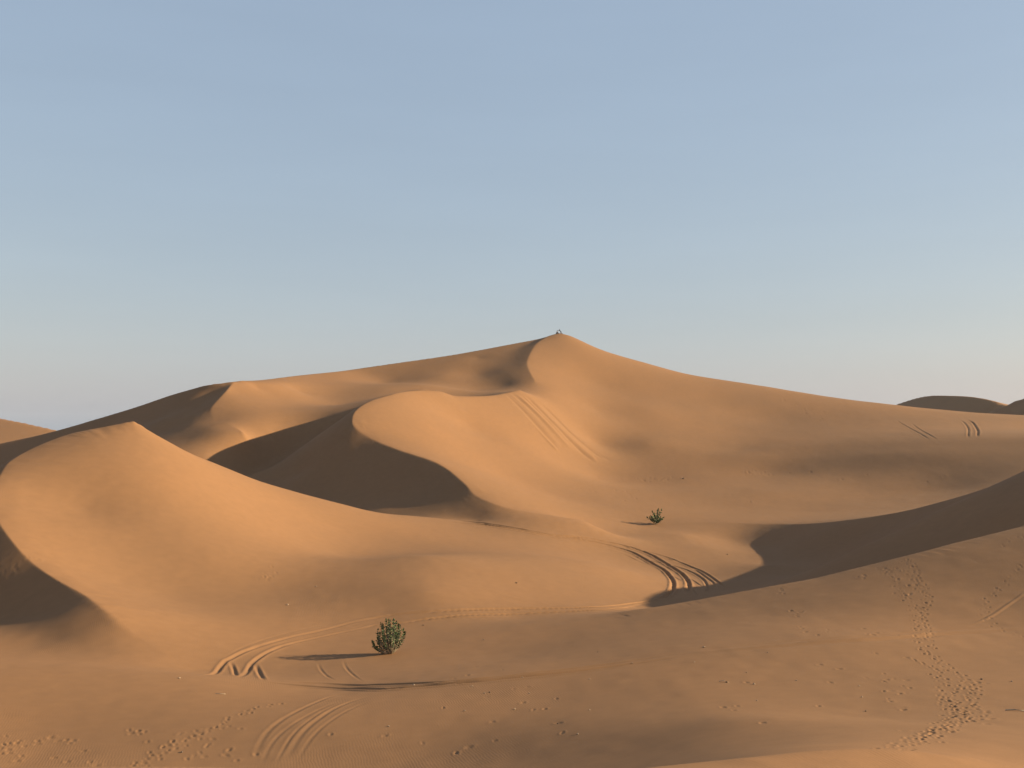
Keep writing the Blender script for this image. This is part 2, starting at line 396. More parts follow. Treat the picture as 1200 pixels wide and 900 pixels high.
# loops beyond the near ridge
up = [(520, 609.5), (560, 614), (600, 619.5)]
rut(up + [(640, 627), (680, 632), (710, 638), (740, 647), (764, 660), (780, 670), (787, 680), (786, 690), (778, 698), (766, 701.5)], 0.24, 0.27)
rut([(530, 608), (580, 615), (640, 625.5), (690, 631), (730, 639), (760, 649), (784, 663), (800, 674), (805.6, 684), (802, 694)], 0.24, 0.27)
rut([(690, 632.5), (740, 642), (776, 651), (810, 664), (830, 674), (844, 684), (852, 689)], 0.17, 0.13)
rut([(720, 645), (768, 658), (800, 666), (820, 676), (827, 686), (826, 693)], 0.17, 0.13)
rut([(740, 645), (790, 657), (815, 668), (832, 680), (836, 690)], 0.14, 0.08)
rut([(640, 629), (700, 640.5), (730, 649), (752, 659), (770, 667)], 0.15, 0.08)
rut([(786, 673), (798, 680)], 0.13, 0.09)
rut([(802, 674), (812, 680), (822, 687)], 0.13, 0.10)
rut([(808, 687), (812, 691), (815, 697)], 0.13, 0.09)
rut([(540, 680), (580, 694), (610, 703), (640, 711)], 0.13, 0.05)
rut([(556, 682), (590, 693), (625, 703), (655, 711)], 0.13, 0.045)
# far right
rut([(1050, 492), (1066, 502), (1088, 515)], 0.16, 0.14)
rut([(1068, 496), (1082, 506), (1097, 515)], 0.16, 0.14)
rut([(1122, 492), (1129, 495), (1134, 502), (1134, 513)], 0.18, 0.18)
rut([(1132, 491.5), (1140, 496), (1145, 504), (1145, 512)], 0.20, 0.22)
rut([(1204, 688), (1175, 708), (1152, 723), (1120, 733)], 0.16, -0.06)
rut([(800, 764), (850, 759.5), (900, 755), (1000, 746.5), (1060, 743), (1100, 739), (1200, 732)], 0.5, -0.16)
rut([(1060, 746), (1120, 741), (1200, 739)], 0.12, 0.03)

PRINTS = []        # x, y, half length, half width, heading, depth
def steps(pts, spacing=0.42, spread=0.25, depth=0.055, size=0.13, keep=1.0):
    spacing = spacing * 1.45; spread = spread * 0.6; depth = depth * 0.62; size = size * 0.72
    P = trail(pts)
    L = np.concatenate([[0], np.cumsum(np.linalg.norm(np.diff(P[:, :2], axis=0), axis=1))])
    n = max(2, int(L[-1] / spacing))
    for k in range(n):
        if rng.random() > keep: continue
        t = (k + rng.uniform(-0.2, 0.2)) / n * L[-1]
        x = np.interp(t, L, P[:, 0]); y = np.interp(t, L, P[:, 1])
        dx = np.interp(t + 0.3, L, P[:, 0]) - np.interp(t - 0.3, L, P[:, 0]); dy = np.interp(t + 0.3, L, P[:, 1]) - np.interp(t - 0.3, L, P[:, 1])
        h = math.atan2(dy, dx)
        o = (0.13 if k % 2 else -0.13) + rng.normal(0, spread)
        PRINTS.append((x - math.sin(h) * o, y + math.cos(h) * o, size * rng.uniform(0.8, 1.25), size * 0.55 * rng.uniform(0.8, 1.2), h + rng.normal(0, 0.25), depth * rng.uniform(0.5, 1.2)))
def scatter(cx, cy, rx, ry, n, depth=0.06, size=0.14):
    depth = depth * 0.55; size = size * 0.7
    for k in range(n):
        p = on_ground([cx + rng.normal(0, rx)], [cy + rng.normal(0, ry)])[0]
        PRINTS.append((p[0], p[1], size * rng.uniform(0.7, 1.3), size * 0.6 * rng.uniform(0.8, 1.3), rng.uniform(0, 3.14), depth * rng.uniform(0.6, 1.2)))
A_ = [(1060, 652), (1075, 680), (1085, 700), (1080, 722), (1084, 740), (1084, 760), (1100, 775), (1125, 790), (1137, 800), (1137, 820), (1135, 838), (1150, 843)]
steps(A_, 0.30, 0.15, 0.07)
steps([(x - 6, y + 1) for x, y in A_[:7]], 0.4, 0.2, 0.06, keep=0.8)
steps([(1040, 670), (1050, 690), (1062, 708), (1068, 722), (1070, 738), (1075, 752)], 0.38, 0.2, 0.06)
steps([(1060, 768), (1085, 777), (1100, 795), (1110, 815), (1120, 835), (1105, 845), (1080, 855), (1055, 870), (1042, 877)], 0.26, 0.2, 0.065)
steps([(1128, 800), (1126, 815), (1122, 835), (1108, 848), (1085, 858), (1066, 868)], 0.24, 0.22, 0.065)
steps([(1100, 812), (1106, 828), (1110, 842), (1090, 852), (1070, 862)], 0.26, 0.22, 0.06)
steps([(1200, 655), (1172, 684), (1155, 700), (1148, 712), (1152, 724), (1168, 734), (1200, 746)], 0.36, 0.12, 0.06)
steps([(1036, 786), (1044, 800), (1050, 815), (1056, 832)], 0.6, 0.3, 0.05, keep=0.7)
steps([(1170, 640), (1190, 628), (1200, 640)], 0.4, 0.2, 0.06)
for c in [(1040, 668, 8, 5, 16), (1062, 688, 6, 6, 9), (912, 691, 5, 3, 6), (930, 717, 4, 4, 7), (938, 733, 4, 2, 4), (1010, 674, 3, 2, 4), (1135, 795, 5, 5, 6), (1150, 835, 4, 5, 6),
          (960, 737, 10, 4, 4), (1000, 790, 30, 20, 7), (1050, 815, 10, 15, 9), (880, 830, 60, 20, 6), (1020, 742, 20, 5, 6)]:
    scatter(*c)
steps([(160, 893), (200, 872), (230, 856), (260, 845), (300, 828), (328, 819)], 0.22, 0.20, 0.065)
steps([(172, 893), (210, 872), (245, 856), (275, 843)], 0.28, 0.25, 0.055)
steps([(90, 872), (150, 866), (200, 857), (240, 848)], 0.7, 0.3, 0.05, keep=0.6)
for c in [(25, 870, 14, 8, 16), (75, 866, 20, 6, 8), (170, 853, 8, 4, 8), (250, 872, 30, 10, 14), (110, 890, 30, 8, 8), (530, 790, 60, 12, 10), (600, 830, 80, 20, 10), (500, 870, 60, 12, 6)]:
    scatter(*c)
steps([(690, 648), (688, 665), (681, 678), (685, 695)], 0.9, 0.3, 0.06, 0.2, keep=0.8)
scatter(318, 672, 5, 4, 10, 0.07, 0.18); scatter(480, 640, 10, 4, 8, 0.06, 0.2)
for c in [(775, 562, 14, 2, 14), (800, 561, 6, 1, 6), (880, 554, 16, 1.5, 14), (740, 575, 20, 6, 8), (720, 560, 20, 3, 6), (690, 572, 10, 3, 4), (870, 580, 20, 5, 5), (760, 590, 25, 5, 6), (1000, 560, 60, 4, 8)]:
    scatter(*c, depth=0.16, size=0.34)
for k in range(26):
    t = rng.random(); scatter(905 + 60 * t, 459 + 30 * t + rng.normal(0, 3), 3, 2, 1, 0.2, 0.45)
scatter(30, 655, 10, 8, 8, 0.06, 0.18); scatter(62, 684, 6, 3, 5, 0.06, 0.18); scatter(1056, 495, 5, 2, 6, 0.16, 0.4)

# sand slide below the summit crest
SL_A = on_ground([614], [466])[0]; SL_B = on_ground([680], [533])[0]
SL_DIR = (SL_B - SL_A)[:2]; SL_LEN = float(np.linalg.norm(SL_DIR)); SL_DIR = SL_DIR / SL_LEN
SL_NRM = np.array([-SL_DIR[1], SL_DIR[0]])
SL_HALF = 5.2

def full_height(x, y):
    z = base_height(x, y)
    # soft wind-made unevenness
    z += 0.032 * noise2(x / 6.1 + 3, y / 9.3 + 1, 21) + 0.013 * noise2(x / 2.3, y / 3.7, 22) + 0.007 * noise2(x / 0.7, y / 1.3, 23)
    # slide
    u = (x - SL_A[0]) * SL_DIR[0] + (y - SL_A[1]) * SL_DIR[1]
    v = (x - SL_A[0]) * SL_NRM[0] + (y - SL_A[1]) * SL_NRM[1]
    edge = SL_HALF * (0.9 + 0.25 * u / SL_LEN) + 0.7 * noise2(u / 6.0, u * 0 + 3.3, 31)
    endl = SL_LEN + 3.0 * noise2(v / 2.0, v * 0 + 9.1, 32)
    m = np.clip((edge - np.abs(v)) / 0.8, 0, 1) * np.clip((u + 1.5) / 3.0, 0, 1) * np.clip((endl - u) / 1.2, 0, 1)
    k = np.nonzero(m > 0)[0]
    if len(k):
        g = 0.28 * noise2(v[k] / 1.25 + 7 + 0.25 * noise2(u[k] / 8, v[k] / 3, 36), u[k] / 70.0, 33) + 0.10 * noise2(v[k] / 0.6, u[k] / 40.0, 34)
        lip = 0.13 * np.clip(u[k] / SL_LEN, 0, 1)
        z[k] += m[k] * (g - 0.05 + lip)
    # small slides fringing the crest of the left dune
    P = CRESTS[0][0]
    idx, d, sg, par = seg_dist(x, y, P, 7.0)
    if len(idx):
        lit = sg > 0
        fade = np.clip(1 - d / (3.5 + 3 * noise2(par / 1.5, par * 0, 41)), 0, 1) * np.clip(d / 0.8, 0, 1)
        z[idx] += np.where(lit, 0.045 * noise2(par * 0.75, d / 9.0, 42) * fade, 0)
    for P, w, dep in RUTS:
        idx, d, sg, par = seg_dist(x, y, P, 5 * w)
        if len(idx):
            n = len(P); e = np.clip(np.minimum(par, n - 1 - par) / min(6.0, max(1.0, 0.3 * n)), 0, 1)
            e = e * (0.85 + 0.3 * noise2(par * 0.9, par * 0 + 2.5, 51))
            z[idx] += e * (-dep * np.exp(-(d / w) ** 2) + 0.45 * dep * np.exp(-((d - 2.0 * w) / (0.8 * w)) ** 2))
    return z

def press_prints(X, Y, Z, rad, a):
    """footprints pressed into the ring mesh"""
    for (px, py, hl, hw, h, dep) in PRINTS:
        r = math.hypot(px, py); th = math.atan2(px, py)
        g = 2.6 * hl
        i0, i1 = np.searchsorted(rad, [r - g, r + g]); j0, j1 = np.searchsorted(a, [th - g / r, th + g / r])
        if i1 <= i0 or j1 <= j0: continue
        dx = X[i0:i1, j0:j1] - px; dy = Y[i0:i1, j0:j1] - py
        c, s_ = math.cos(h), math.sin(h)
        q_ = np.sqrt(((dx * c + dy * s_) / hl) ** 2 + ((-dx * s_ + dy * c) / hw) ** 2)
        Z[i0:i1, j0:j1] += -dep * np.exp(-q_ ** 2) + 0.35 * dep * np.exp(-((q_ - 1.7) / 0.55) ** 2)

# ------------------------------------------------------------------ ground mesh: one sheet, rings dense near by and coarse far away
QUICK = os.environ.get('QUICK') == '1'
q = 3.0 if QUICK else 1.0
def spread(knots):
    out = []
    for (a, b, s) in knots:
        out.append(np.arange(a, b, s * q))
    return np.concatenate(out)
rad = np.concatenate([spread([(1.0, 14, 0.5), (14, 30, 0.16), (30, 64, 0.125), (64, 100, 0.18), (100, 130, 0.22), (130, 170, 0.36), (170, 300, 0.54), (300, 350, 1.5), (350, 620, 2.5)]), np.geomspace(620, 2600, 40)])
ang = np.concatenate([np.linspace(-180, -60, 26, endpoint=False), np.linspace(-60, -26.5, 48, endpoint=False), np.linspace(-26.5, 26.5, int(1010 / q), endpoint=False), np.linspace(26.5, 60, 56, endpoint=False), np.linspace(60, 180, 26)])
a = np.radians(ang)
X = rad[:, None] * np.sin(a)[None]; Y = rad[:, None] * np.cos(a)[None]
Z = full_height(X.ravel(), Y.ravel())
nr, na = X.shape
Z = Z.reshape(nr, na)
press_prints(X, Y, Z, rad, a)
Z = Z.ravel()
co = np.column_stack([X.ravel(), Y.ravel(), Z]).astype(np.float32)
i0 = (np.arange(nr - 1)[:, None] * na + np.arange(na - 1)[None]).ravel()
quads = np.column_stack([i0, i0 + 1, i0 + na + 1, i0 + na]).astype(np.int32)[:, ::-1]
me = bpy.data.meshes.new('dune_sand')
me.vertices.add(len(co)); me.vertices.foreach_set('co', co.ravel())
me.loops.add(quads.size); me.loops.foreach_set('vertex_index', np.ascontiguousarray(quads).ravel())
me.polygons.add(len(quads)); me.polygons.foreach_set('loop_start', (np.arange(len(quads)) * 4).astype(np.int32))
me.update(calc_edges=True)
me.shade_smooth()
ground = bpy.data.objects.new('dune_sand', me)
C.objects.link(ground)
ground['kind'] = 'structure'
ground['label'] = 'rippled orange desert sand forming the dunes and the valley'

def new_mat(name):
    m = bpy.data.materials.new(name); m.use_nodes = True
    return m, m.node_tree, m.node_tree.nodes['Principled BSDF']

def nd(t, typ, **kw):
    n = t.nodes.new(typ)
    for k, v in kw.items():
        if k in n.inputs: n.inputs[k].default_value = v
        else: setattr(n, k, v)
    return n

m_sand, t, b = new_mat('sand')
b.inputs['Roughness'].default_value = 0.95
b.inputs['Specular IOR Level'].default_value = 0.12
L = t.links.new
tc = nd(t, 'ShaderNodeTexCoord')
n1 = nd(t, 'ShaderNodeTexNoise', Scale=0.06, Detail=5.0, Roughness=0.55); L(tc.outputs['Object'], n1.inputs['Vector'])
n2 = nd(t, 'ShaderNodeTexNoise', Scale=1.3, Detail=6.0, Roughness=0.65); L(tc.outputs['Object'], n2.inputs['Vector'])
n3 = nd(t, 'ShaderNodeTexNoise', Scale=45.0, Detail=3.0, Roughness=0.7); L(tc.outputs['Object'], n3.inputs['Vector'])
r1 = nd(t, 'ShaderNodeValToRGB'); L(n1.outputs['Fac'], r1.inputs['Fac'])
r1.color_ramp.elements[0].position = 0.32; r1.color_ramp.elements[0].color = (0.211, 0.1100, 0.0535, 1)
r1.color_ramp.elements[1].position = 0.70; r1.color_ramp.elements[1].color = (0.234, 0.1185, 0.0550, 1)
def vary(src, noise, lo, hi):
    mr = nd(t, 'ShaderNodeMapRange'); mr.inputs['From Min'].default_value = 0.25; mr.inputs['From Max'].default_value = 0.75
    mr.inputs['To Min'].default_value = lo; mr.inputs['To Max'].default_value = hi
    L(noise.outputs['Fac'], mr.inputs['Value'])
    mx = nd(t, 'ShaderNodeMix', data_type='RGBA', blend_type='MULTIPLY'); mx.inputs[0].default_value = 1.0
    L(src, mx.inputs[6]); L(mr.outputs[0], mx.inputs[7])
    return mx.outputs[2]
c = vary(r1.outputs['Color'], n2, 0.94, 1.06)
c = vary(c, n3, 0.84, 1.16)
L(c, b.inputs['Base Color'])
# wind ripples: a hand wide, running across the wind, stronger in some places than others
mp = nd(t, 'ShaderNodeMapping'); mp.inputs['Rotation'].default_value = (0, 0, R(-14)); L(tc.outputs['Object'], mp.inputs['Vector'])
wv = nd(t, 'ShaderNodeTexWave', Scale=3.1, Distortion=7.0, Detail=2.0); wv.inputs['Detail Scale'].default_value = 0.35; wv.inputs['Detail Roughness'].default_value = 0.6
L(mp.outputs[0], wv.inputs['Vector'])
n4 = nd(t, 'ShaderNodeTexNoise', Scale=0.11, Detail=3.0); L(tc.outputs['Object'], n4.inputs['Vector'])
mk = nd(t, 'ShaderNodeMapRange'); mk.inputs['From Min'].default_value = 0.42; mk.inputs['From Max'].default_value = 0.68; mk.inputs['To Min'].default_value = 0.05; mk.inputs['To Max'].default_value = 1.0
L(n4.outputs['Fac'], mk.inputs['Value'])
mu = nd(t, 'ShaderNodeMath', operation='MULTIPLY'); L(wv.outputs['Fac'], mu.inputs[0]); L(mk.outputs[0], mu.inputs[1])
b1 = nd(t, 'ShaderNodeBump', Strength=0.45, Distance=0.0075); L(mu.outputs[0], b1.inputs['Height'])
b2 = nd(t, 'ShaderNodeBump', Strength=0.22, Distance=0.03); L(n2.outputs['Fac'], b2.inputs['Height']); L(b1.outputs[0], b2.inputs['Normal'])
b3 = nd(t, 'ShaderNodeBump', Strength=0.3, Distance=0.006); L(n3.outputs['Fac'], b3.inputs['Height']); L(b2.outputs[0], b3.inputs['Normal'])
L(b3.outputs[0], b.inputs['Normal'])
me.materials.append(m_sand)
print('GROUND verts', len(co), 'tris', 2 * len(quads), 'prints', len(PRINTS))

# ------------------------------------------------------------------ helpers for things
def link(o, parent=None):
    C.objects.link(o)
    if parent is not None: o.parent = parent
    return o
def mesh_obj(name, verts, faces, mats, parent=None, smooth=True, fmat=None):
    m = bpy.data.meshes.new(name)
    m.from_pydata([tuple(v) for v in verts], [], faces)
    for mt in (mats if isinstance(mats, (list, tuple)) else [mats]): m.materials.append(mt)
    if fmat is not None: m.polygons.foreach_set('material_index', np.asarray(fmat, np.int32))
    if smooth: m.shade_smooth()
    m.update()
    return link(bpy.data.objects.new(name, m), parent)
def empty(name, loc, rz=0.0):
    o = bpy.data.objects.new(name, None); o.location = loc; o.rotation_euler = (0, 0, rz); o.empty_display_size = 0.2
    return link(o)
def tag(o, label, cat, group=None):
    o['label'] = label; o['category'] = cat
    if group: o['group'] = group
def zg(x, y):
    return float(full_height(np.array([float(x)]), np.array([float(y)]))[0])

def flat_mat(name, col, rough=0.8, var=0.15, scale=8.0, bump=0.0):
    m, t_, b_ = new_mat(name)
    tc_ = nd(t_, 'ShaderNodeTexCoord'); n_ = nd(t_, 'ShaderNodeTexNoise', Scale=scale, Detail=4.0)
    t_.links.new(tc_.outputs['Object'], n_.inputs['Vector'])
    r_ = nd(t_, 'ShaderNodeValToRGB'); t_.links.new(n_.outputs['Fac'], r_.inputs['Fac'])
    r_.color_ramp.elements[0].position = 0.3; r_.color_ramp.elements[1].position = 0.7
    r_.color_ramp.elements[0].color = tuple(c_ * (1 - var) for c_ in col) + (1,)
    r_.color_ramp.elements[1].color = tuple(c_ * (1 + var) for c_ in col) + (1,)
    t_.links.new(r_.outputs[0], b_.inputs['Base Color'])
    b_.inputs['Roughness'].default_value = rough
    if bump:
        bp = nd(t_, 'ShaderNodeBump', Strength=bump, Distance=0.01); t_.links.new(n_.outputs['Fac'], bp.inputs['Height']); t_.links.new(bp.outputs[0], b_.inputs['Normal'])
    return m

def leaf_mat(name, col):
    m = flat_mat(name, col, 0.62, 0.25, 5.0)
    b_ = m.node_tree.nodes['Principled BSDF']
    b_.inputs['Specular IOR Level'].default_value = 0.2
    return m
m_leaf = leaf_mat('leaf', (0.046, 0.072, 0.023))
m_leaf2 = leaf_mat('leaf_pale', (0.088, 0.118, 0.046))
m_dry = flat_mat('leaf_dry', (0.13, 0.075, 0.035), 0.8)
m_bark = flat_mat('bark', (0.36, 0.29, 0.20), 0.9, 0.25, 14.0, 0.4)

def tube(P, r0, r1, n=6):
    P = [Vector(p) for p in P]; V, F = [], []
    for i, p in enumerate(P):
        d = (P[min(i + 1, len(P) - 1)] - P[max(i - 1, 0)]).normalized()
        a_ = d.orthogonal().normalized(); b_ = d.cross(a_)
        r = r0 + (r1 - r0) * i / (len(P) - 1)
        for k in range(n):
            th = 2 * math.pi * k / n
            V.append(p + (a_ * math.cos(th) + b_ * math.sin(th)) * r)
    for i in range(len(P) - 1):
        for k in range(n):
            F.append((i * n + k, i * n + (k + 1) % n, (i + 1) * n + (k + 1) % n, (i + 1) * n + k))
    F.append(tuple(range(n - 1, -1, -1))); F.append(tuple(range((len(P) - 1) * n, len(P) * n)))
    return V, F

def leaf(V, F, base, d, up, L_, W_):
    """one thick, slightly folded oval leaf"""
    d = d.normalized(); s_ = d.cross(up).normalized() if d.cross(up).length > 1e-3 else Vector((1, 0, 0)); u_ = s_.cross(d).normalized()
    i = len(V)
    prof = [(0.0, 0.05, 0.0), (0.3, 0.40, 0.03), (0.62, 0.5, 0.02), (0.86, 0.33, -0.03), (1.0, 0.02, -0.08)]
    for (t_, w_, c_) in prof:
        m_ = base + d * (L_ * t_) + u_ * (L_ * c_)
        V.append(m_ - s_ * W_ * w_ + u_ * W_ * 0.12); V.append(m_ - u_ * W_ * 0.04); V.append(m_ + s_ * W_ * w_ + u_ * W_ * 0.12)
    for k in range(4):
        a_ = i + 3 * k
        F.append((a_, a_ + 1, a_ + 4, a_ + 3)); F.append((a_ + 1, a_ + 2, a_ + 5, a_ + 4))

def shrub(name, loc, H, W, n_stem, leafL, lean_seed, label, pairs=9, dry=0.06, low_left=True, spread=1.0, thick=1.0, fan=False):
    r = random.Random(lean_seed)
    root = empty(name, loc)
    tag(root, label, 'shrub')
    LV, LF, LM = [], [], []
    for k in range(n_stem):
        ring = math.sqrt((k + 0.5) / n_stem)
        ph = k * 2.399963 + r.uniform(-0.3, 0.3)
        out = W * 0.5 * ring * r.uniform(0.82, 1.05)
        top = H * (1.0 - 0.55 * ring ** 3) * (r.uniform(0.45, 1.08) if fan else r.uniform(0.86, 1.05))
        if low_left and n_stem - k <= 5: ph = math.pi + r.uniform(-0.9, 0.7); out = W * r.uniform(0.42, 0.6); top = H * r.uniform(0.16, 0.45)
        b0 = Vector((math.cos(ph) * 0.07 * ring, math.sin(ph) * 0.07 * ring, -0.08))
        P = []
        for i in range(7):
            t_ = i / 6
            rr = 0.05 * ring + out * ((0.8 * t_ + 0.2 * t_ * t_) if fan else (2.1 * t_ - 1.1 * t_ * t_)) * spread
            P.append(Vector((math.cos(ph) * rr + r.uniform(-1, 1) * 0.03 * t_, math.sin(ph) * rr + r.uniform(-1, 1) * 0.03 * t_, -0.08 + (top + 0.08) * (t_ ** 0.85))))
        V, F = tube(P, thick * 0.026 * H / 1.9 * r.uniform(0.9, 1.4), 0.006 * thick, 6)
        mesh_obj('stem', V, F, m_bark, root)
        for q_ in range(pairs):
            t_ = 0.20 + 0.80 * (q_ + r.uniform(0.1, 0.9)) / pairs
            f = t_ * 6; i = min(5, int(f)); p = P[i].lerp(P[i + 1], f - i)
            ax = (P[i + 1] - P[i]).normalized()
            o_ = ax.orthogonal().normalized(); turn = (q_ % 2) * math.pi / 2 + r.uniform(-0.4, 0.4)
            o_.rotate(Matrix.Rotation(turn, 3, ax))
            for sg in (-1, 1):
                dr = (ax * r.uniform(0.55, 1.1) + o_ * sg * r.uniform(0.6, 1.0)).normalized()
                sc = r.uniform(0.75, 1.2) * (1.0 - 0.25 * abs(t_ - 0.6))
                n0 = len(LF)
                leaf(LV, LF, p, dr, ax, leafL * sc, leafL * 0.56 * sc)
                mi = 2 if r.random() < (dry * (4 if t_ < 0.42 else 1)) else (1 if r.random() < 0.5 else 0)
                LM += [mi] * (len(LF) - n0)
        for q_ in range(3):                       # upright young leaves at the tip
            dr = ((P[6] - P[5]).normalized() + Vector((r.uniform(-.4, .4), r.uniform(-.4, .4), 0.3))).normalized()
            n0 = len(LF); leaf(LV, LF, P[6], dr, Vector((r.uniform(-1, 1), r.uniform(-1, 1), 0.1)).normalized(), leafL * 0.8, leafL * 0.35); LM += [1] * (len(LF) - n0)
    fo = mesh_obj('foliage', LV, LF, [m_leaf, m_leaf2, m_dry], root, fmat=LM)
    fo['kind'] = 'stuff'
    return root

p = on_ground([459.5], [763.5])[0]
shrub('desert_shrub', (p[0], p[1], zg(p[0], p[1])), 1.80, 1.8, 42, 0.15, 5, 'rounded dark green leafy shrub with pale stems on the near valley floor', pairs=13)
p = on_ground([768.5], [613.6])[0]
shrub('desert_shrub', (p[0], p[1], zg(p[0], p[1])), 2.1, 2.2, 19, 0.26, 14, 'sparse spiky green shrub on the low sand ridge beyond the wheel tracks', pairs=9, dry=0.05, low_left=False, spread=1.0, thick=0.6, fan=True)
print('BUSH2', p)

# ------------------------------------------------------------------ people on the summit
m_skin = flat_mat('skin', (0.36, 0.20, 0.13), 0.55, 0.06)
m_black = flat_mat('dark_cloth', (0.022, 0.022, 0.026), 0.9, 0.3)
m_navy = flat_mat('navy_cloth', (0.03, 0.032, 0.045), 0.9, 0.3)
m_tan = flat_mat('tan_cloth', (0.16, 0.10, 0.06), 0.9, 0.2)
m_white = flat_mat('white_cloth', (0.72, 0.70, 0.66), 0.9, 0.06)
m_hair = flat_mat('hair', (0.015, 0.011, 0.009), 0.5, 0.2)

def skin_mesh(name, J, E, mat, parent, sub=2):
    m = bpy.data.meshes.new(name)
    m.from_pydata([j[0] for j in J], E, [])
    m.materials.append(mat)
    o = link(bpy.data.objects.new(name, m), parent)
    md = o.modifiers.new('skin', 'SKIN'); md.use_smooth_shade = True
    if not m.skin_vertices: m.skin_vertices.new()
    for i, j in enumerate(J):
        r = j[1]; m.skin_vertices[0].data[i].radius = (r, r) if not isinstance(r, tuple) else r
    m.skin_vertices[0].data[0].use_root = True
    sb = o.modifiers.new('sub', 'SUBSURF'); sb.levels = sub; sb.render_levels = sub
    return o

def person(loc, rz, pose, label, top_mat, leg_mat):
    """pose: joint name -> point, x forward, y left, z up"""
    root = empty('person', loc, rz)
    tag(root, label, 'person')
    g = lambda n: Vector(pose[n])
    J, E, ix = [], [], {}
    def add(n, pt, r, par=None):
        ix[n] = len(J); J.append((tuple(pt), r))
        if par: E.append((ix[par], ix[n]))
    add('pelvis', g('pelvis'), 0.125)
    add('waist', g('pelvis').lerp(g('chest'), 0.5), (0.13, 0.10), 'pelvis'); add('chest', g('chest'), (0.15, 0.11), 'waist')
    add('neck', g('neck'), 0.052, 'chest')
    hd = g('head'); nk = g('neck'); fw = g('face').normalized()
    add('jaw', nk.lerp(hd, 0.45) + fw * 0.02, 0.072, 'neck'); add('skull', hd, 0.098, 'jaw'); add('crown', hd + (hd - nk).normalized() * 0.075, 0.068, 'skull')
    add('nose', hd + fw * 0.105 - (hd - nk).normalized() * 0.015, 0.016, 'skull')
    for s_, sd in (('l', 1), ('r', -1)):
        add('ear' + s_, hd + fw.cross(Vector((0, 0, 1))) * (-0.098 * sd), 0.018, 'skull')
        add('sh' + s_, g('shoulder_' + s_), 0.066, 'chest'); add('el' + s_, g('elbow_' + s_), 0.044, 'sh' + s_); add('wr' + s_, g('wrist_' + s_), 0.029, 'el' + s_)
        fd = (g('wrist_' + s_) - g('elbow_' + s_)).normalized(); sdv = fd.cross(Vector((0, 0, 1))).normalized() * sd
        pm = g('wrist_' + s_) + fd * 0.07
        add('pm' + s_, pm, (0.036, 0.018), 'wr' + s_)
        for k, ln in enumerate((0.075, 0.085, 0.08, 0.062)):
            b_ = pm + fd * 0.025 + sdv * (0.027 - 0.018 * k)
            add('f%d%s' % (k, s_), b_, 0.0095, 'pm' + s_); add('g%d%s' % (k, s_), b_ + fd * ln * 0.55, 0.0085, 'f%d%s' % (k, s_))
            add('h%d%s' % (k, s_), b_ + fd * ln * 0.85 + Vector((0, 0, -0.03)), 0.0075, 'g%d%s' % (k, s_))
        add('t0' + s_, pm - fd * 0.02 + sdv * 0.045, 0.011, 'pm' + s_); add('t1' + s_, pm + fd * 0.025 + sdv * 0.065, 0.009, 't0' + s_)
        add('hp' + s_, g('hip_' + s_), 0.092, 'pelvis'); add('kn' + s_, g('knee_' + s_), 0.06, 'hp' + s_)
        cf = g('knee_' + s_).lerp(g('ankle_' + s_), 0.35)
        add('cf' + s_, cf, 0.056, 'kn' + s_); add('an' + s_, g('ankle_' + s_), 0.038, 'cf' + s_); add('to' + s_, g('toe_' + s_), 0.034, 'an' + s_)
    skin_mesh('body', J, E, m_skin, root)
    # clothes follow the same joints a little outside the skin
    grow = 0.016
    def wrap(name, names, edges, mat):
        J2 = [(J[ix[n]][0], tuple(v + grow for v in (J[ix[n]][1] if isinstance(J[ix[n]][1], tuple) else (J[ix[n]][1],) * 2))) for n in names]
        k = {n: i for i, n in enumerate(names)}
        skin_mesh(name, J2, [(k[a_], k[b_]) for a_, b_ in edges], mat, root)
    wrap('jacket', ['waist', 'pelvis', 'chest', 'shl', 'ell', 'wrl', 'shr', 'elr', 'wrr'], [('waist', 'pelvis'), ('waist', 'chest'), ('chest', 'shl'), ('shl', 'ell'), ('ell', 'wrl'), ('chest', 'shr'), ('shr', 'elr'), ('elr', 'wrr')], top_mat)
    wrap('trousers', ['pelvis', 'hpl', 'knl', 'cfl', 'anl', 'hpr', 'knr', 'cfr', 'anr'], [('pelvis', 'hpl'), ('hpl', 'knl'), ('knl', 'cfl'), ('cfl', 'anl'), ('pelvis', 'hpr'), ('hpr', 'knr'), ('knr', 'cfr'), ('cfr', 'anr')], leg_mat)
    for s_ in 'lr':
        wrap('shoe', ['an' + s_, 'to' + s_], [('an' + s_, 'to' + s_)], m_black)
    up_ = (hd - nk).normalized()
    skin_mesh('hair', [(tuple(hd - fw * 0.03 + up_ * 0.02), 0.104), (tuple(hd - fw * 0.015 + up_ * 0.085), 0.078), (tuple(hd - fw * 0.075 - up_ * 0.03), 0.07)], [(0, 1), (0, 2)], m_hair, root)
    return root

